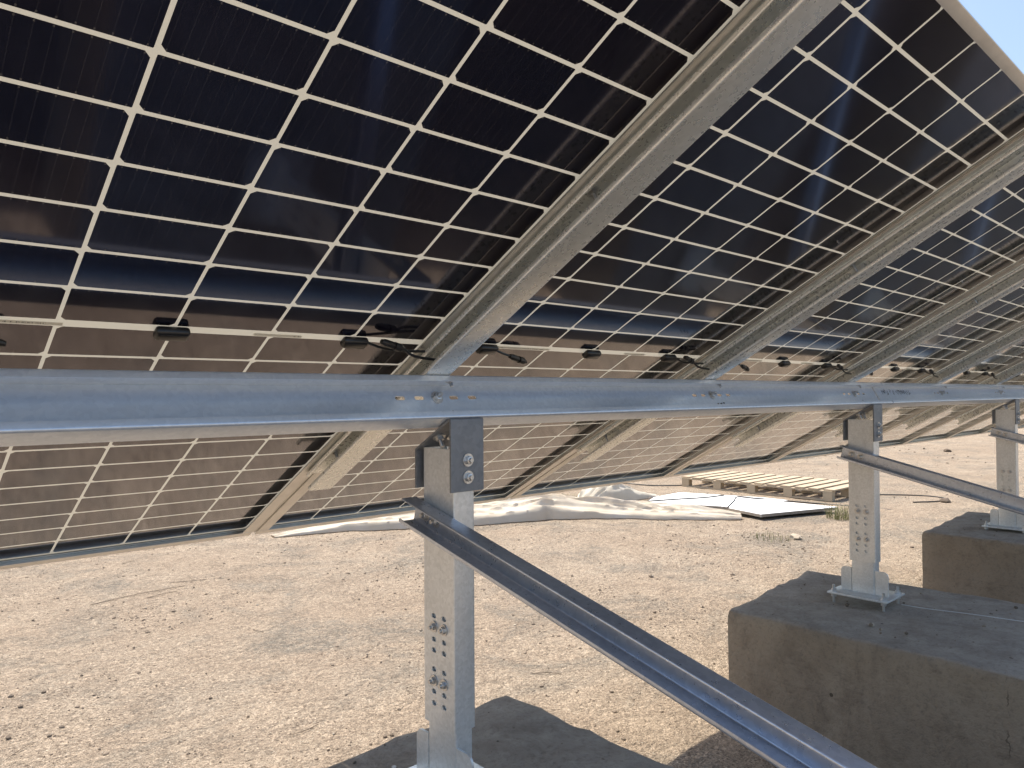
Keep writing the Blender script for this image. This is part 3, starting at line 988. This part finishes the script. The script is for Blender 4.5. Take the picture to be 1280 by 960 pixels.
crumpled([(2.45, 6.05, 0.05, 0.02), (3.1, 6.0, 0.22, 0.09), (3.7, 5.75, 0.33, 0.16), (4.35, 5.45, 0.36, 0.20), (4.9, 5.2, 0.36, 0.22),
          (5.35, 5.0, 0.32, 0.28), (5.75, 4.6, 0.30, 0.20), (6.25, 4.1, 0.26, 0.15), (6.65, 3.65, 0.22, 0.12), (6.95, 3.2, 0.10, 0.05)],
         'long crumpled strip of cream fabric lying across the sand behind the first post', 'fabric', M['tarp'], 'fabric_sheet', 3)
crumpled([(6.35, 5.2, 0.12, 0.05), (6.7, 5.25, 0.30, 0.30), (7.0, 5.25, 0.34, 0.30), (7.4, 5.1, 0.2, 0.12), (7.7, 4.95, 0.08, 0.03)],
         'small heap of white plastic film beside dry grass, behind the cream fabric strip', 'plastic film', M['plastic'], 'plastic_film', 31, 70, 24)

# ------------------------------------------------------------------ dry grass tufts
def tuft(cx, cy, rx, h, nb, label, seed):
    rn = random.Random(seed)
    bm = bmesh.new()
    for _ in range(nb):
        a, rr = rn.uniform(0, 6.28), rx * math.sqrt(rn.random())
        x, y = cx + rr * math.cos(a), cy + rr * math.sin(a)
        z = gh(x, y)
        hh = h * rn.uniform(0.4, 1.0)
        b, ln = rn.uniform(0, 6.28), hh * rn.uniform(0.2, 0.8)
        wv = Vector((-math.sin(b), math.cos(b), 0)) * rn.uniform(0.0015, 0.0035)
        p0 = Vector((x, y, z)); p1 = p0 + Vector((math.cos(b) * ln * .35, math.sin(b) * ln * .35, hh * .65)); p2 = p0 + Vector((math.cos(b) * ln, math.sin(b) * ln, hh))
        v = [bm.verts.new(q) for q in (p0 - wv, p0 + wv, p1 + wv * .7, p1 - wv * .7, p2)]
        bm.faces.new(v[:4]); bm.faces.new((v[3], v[2], v[4]))
    o = finish(bm, 'grass_tuft', M['grass'], None, 0)
    tag(o, label, 'grass', 'dry grass tufts')
tuft(6.35, 5.5, 0.42, 0.13, 420, 'low spread of dry greenish grass beside the heap of white plastic film', 1)
tuft(7.75, 2.35, 0.16, 0.22, 170, 'dry grass tuft between the white board and the second post', 2)
tuft(6.05, 2.35, 0.22, 0.06, 90, 'tiny flat sprig of dry grass beside the pale stone', 3)

# ------------------------------------------------------------------ loose cables on the sand
def cable(pts, label, r=0.009):
    bm = bmesh.new()
    tube(bm, [(x, y, gh(x, y) + r + z) for (x, y, z) in pts], r, 6, 5)
    o = finish(bm, 'loose_cable', M['cable'], None)
    tag(o, label, 'cable', 'black cables lying on the sand')
cable([(8.3, 7.0, 0), (8.5, 6.6, 0.0), (8.6, 6.2, 0.01), (8.75, 5.8, 0), (9.0, 5.5, 0), (9.15, 5.42, 0)], 'thin black cable on the sand leading to the left end of the pallet')
cable([(6.7, 4.95, 0), (6.9, 4.75, 0.01), (7.1, 4.68, 0.02), (7.4, 4.45, 0.04), (7.85, 4.25, 0.04), (8.25, 4.2, 0.04)], 'black cable lying across the broad white board')
cable([(7.38, 3.62, 0.035), (7.6, 3.66, 0.08), (7.9, 3.78, 0.09), (8.3, 3.75, 0.04), (8.7, 3.1, 0.0), (8.8, 2.5, 0)], 'black cable along the line where the two white boards overlap')
cable([(9.4, 2.9, 0), (10.0, 2.85, 0), (10.35, 2.5, 0), (10.45, 2.2, 0), (10.35, 2.0, 0), (10.0, 2.0, 0), (9.65, 2.2, 0)], 'looped black cable on open sand to the right of the second post', 0.008)
cable([(9.35, 2.75, 0), (9.05, 2.6, 0), (8.95, 2.35, 0), (8.88, 2.2, 0)], 'short thin black cable on the sand close to the second post', 0.004)

# ------------------------------------------------------------------ stones, gravel, twigs
def lump(bm, x, y, z, s, seed, sub=1):
    rn = random.Random(seed)
    r = bmesh.ops.create_icosphere(bm, subdivisions=sub, radius=1)
    sx, sy, sz = s * rn.uniform(.7, 1.3), s * rn.uniform(.7, 1.3), s * rn.uniform(.5, .9)
    ca, sa = math.cos(seed), math.sin(seed)
    for v in r['verts']:
        k = 1 + rn.uniform(-.22, .22)
        px, py, pz = v.co.x * sx * k, v.co.y * sy * k, v.co.z * sz * k
        v.co = (x + px * ca - py * sa, y + px * sa + py * ca, z + pz + sz * 0.45)
def rock(x, y, s, mat, label, seed):
    bm = bmesh.new()
    lump(bm, 0, 0, 0, s, seed, 2)
    o = finish(bm, 'stone', mat, None, 25)
    o.location = (x, y, gh(x, y))
    tag(o, label, 'stone', 'loose stones on the sand')
rock(6.20, 2.15, 0.055, M['pale_stone'], 'pale rounded stone on the sand to the left of the second post', 3)
rock(10.05, 1.93, 0.07, M['dark_clod'], 'dark clod on the sand beside the looped black cable', 8)
rock(19.3, 4.64, 0.08, M['dark_clod'], 'distant dark clod alone on the open sand near the right edge', 12)

# base lumps, then thousands of placed copies in one mesh
def pebbles():
    rng = np.random.default_rng(7)
    protos = []
    for s in range(8):
        bm = bmesh.new()
        lump(bm, 0, 0, 0, 1.0, s + 40, 1)
        bm.verts.ensure_lookup_table()
        protos.append((np.array([v.co[:] for v in bm.verts]), np.array([[v.index for v in f.verts] for f in bm.faces])))
        bm.free()
    V, F, off = [], [], 0
    def put(x, y, s, zz=None):
        nonlocal off
        v, f = protos[rng.integers(8)]
        a = rng.uniform(0, 6.28)
        c_, s_ = math.cos(a), math.sin(a)
        q = v * s
        q = np.stack([q[:, 0] * c_ - q[:, 1] * s_ + x, q[:, 0] * s_ + q[:, 1] * c_ + y, q[:, 2] - 0.1 * s + (gh(x, y) if zz is None else zz)], 1)
        V.append(q); F.append(f + off); off += len(v)
    # density falls with distance; clustered by noise
    n = 0
    while n < 15000:
        x, y = rng.uniform(-1.4, 7.0), rng.uniform(0.0, 6.5)
        if rng.random() > 0.06 + 1.9 * max(0.0, float(fbm(np.array(x * 1.3), np.array(y * 1.3), 77, 4)) + 0.10): continue
        put(x, y, min(0.0024 * (1 - rng.random()) ** -0.40, 0.0135))
        n += 1
    for _ in range(900):
        bx, by = [(-0.42, 0.52), (1.93, 2.80), (4.38, 5.40)][rng.integers(3)], rng.uniform(-1.6, 0.33)
        put(rng.uniform(*bx), by, min(0.0018 * (1 - rng.random()) ** -0.45, 0.011), (G0 - 1.05 if bx[0] > 4 else G0 - 1.075) + 0.002)
    for _ in range(2600):
        put(rng.uniform(3, 24), rng.uniform(-3.5, 14), min(0.006 * (1 - rng.random()) ** -0.4, 0.035))
    V = np.concatenate(V); F = np.concatenate(F)
    me = bpy.data.meshes.new('gravel')
    me.vertices.add(len(V)); me.vertices.foreach_set('co', V.ravel())
    me.loops.add(F.size); me.loops.foreach_set('vertex_index', F.ravel().astype(np.int32))
    me.polygons.add(len(F)); me.polygons.foreach_set('loop_start', np.arange(0, F.size, 3, dtype=np.int32))
    me.update(calc_edges=True)
    me.shade_flat()
    me.materials.append(M['pebble'])
    o = bpy.data.objects.new('gravel', me)
    C.objects.link(o)
    tag(o, 'scattered pebbles and small clods on the sand', 'gravel', kind='stuff')
pebbles()
bm = bmesh.new()
rn = random.Random(5)
tw = [(0.37, 4.54, 1.05, 4.62), (0.72, 4.45, 0.95, 4.5), (1.0, 4.8, 1.25, 4.7)]
for _ in range(45):
    x, y, a, l = rn.uniform(-1, 6), rn.uniform(0.5, 6), rn.uniform(0, 6.28), rn.uniform(.03, .16)
    tw.append((x, y, x + l * math.cos(a), y + l * math.sin(a)))
for (x0, y0, x1, y1) in tw:
    mx, my = (x0 + x1) / 2 + rn.uniform(-.02, .02), (y0 + y1) / 2 + rn.uniform(-.02, .02)
    tube(bm, [(x0, y0, gh(x0, y0) + .004), (mx, my, gh(mx, my) + .008), (x1, y1, gh(x1, y1) + .004)], rn.uniform(.0009, .0022), 5, 2)
o = finish(bm, 'twigs', M['twig'], None)
tag(o, 'thin dry twigs scattered over the sand', 'twigs', kind='stuff')

# thin pale line running over the top of the second block
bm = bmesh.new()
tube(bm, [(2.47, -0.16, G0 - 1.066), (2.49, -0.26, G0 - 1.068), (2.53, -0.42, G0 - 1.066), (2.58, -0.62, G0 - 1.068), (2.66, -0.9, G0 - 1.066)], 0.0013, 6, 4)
o = finish(bm, 'stripe', M['board'], None)
tag(o, 'thin pale stripe running across the top of the large pitted concrete block', 'stripe')
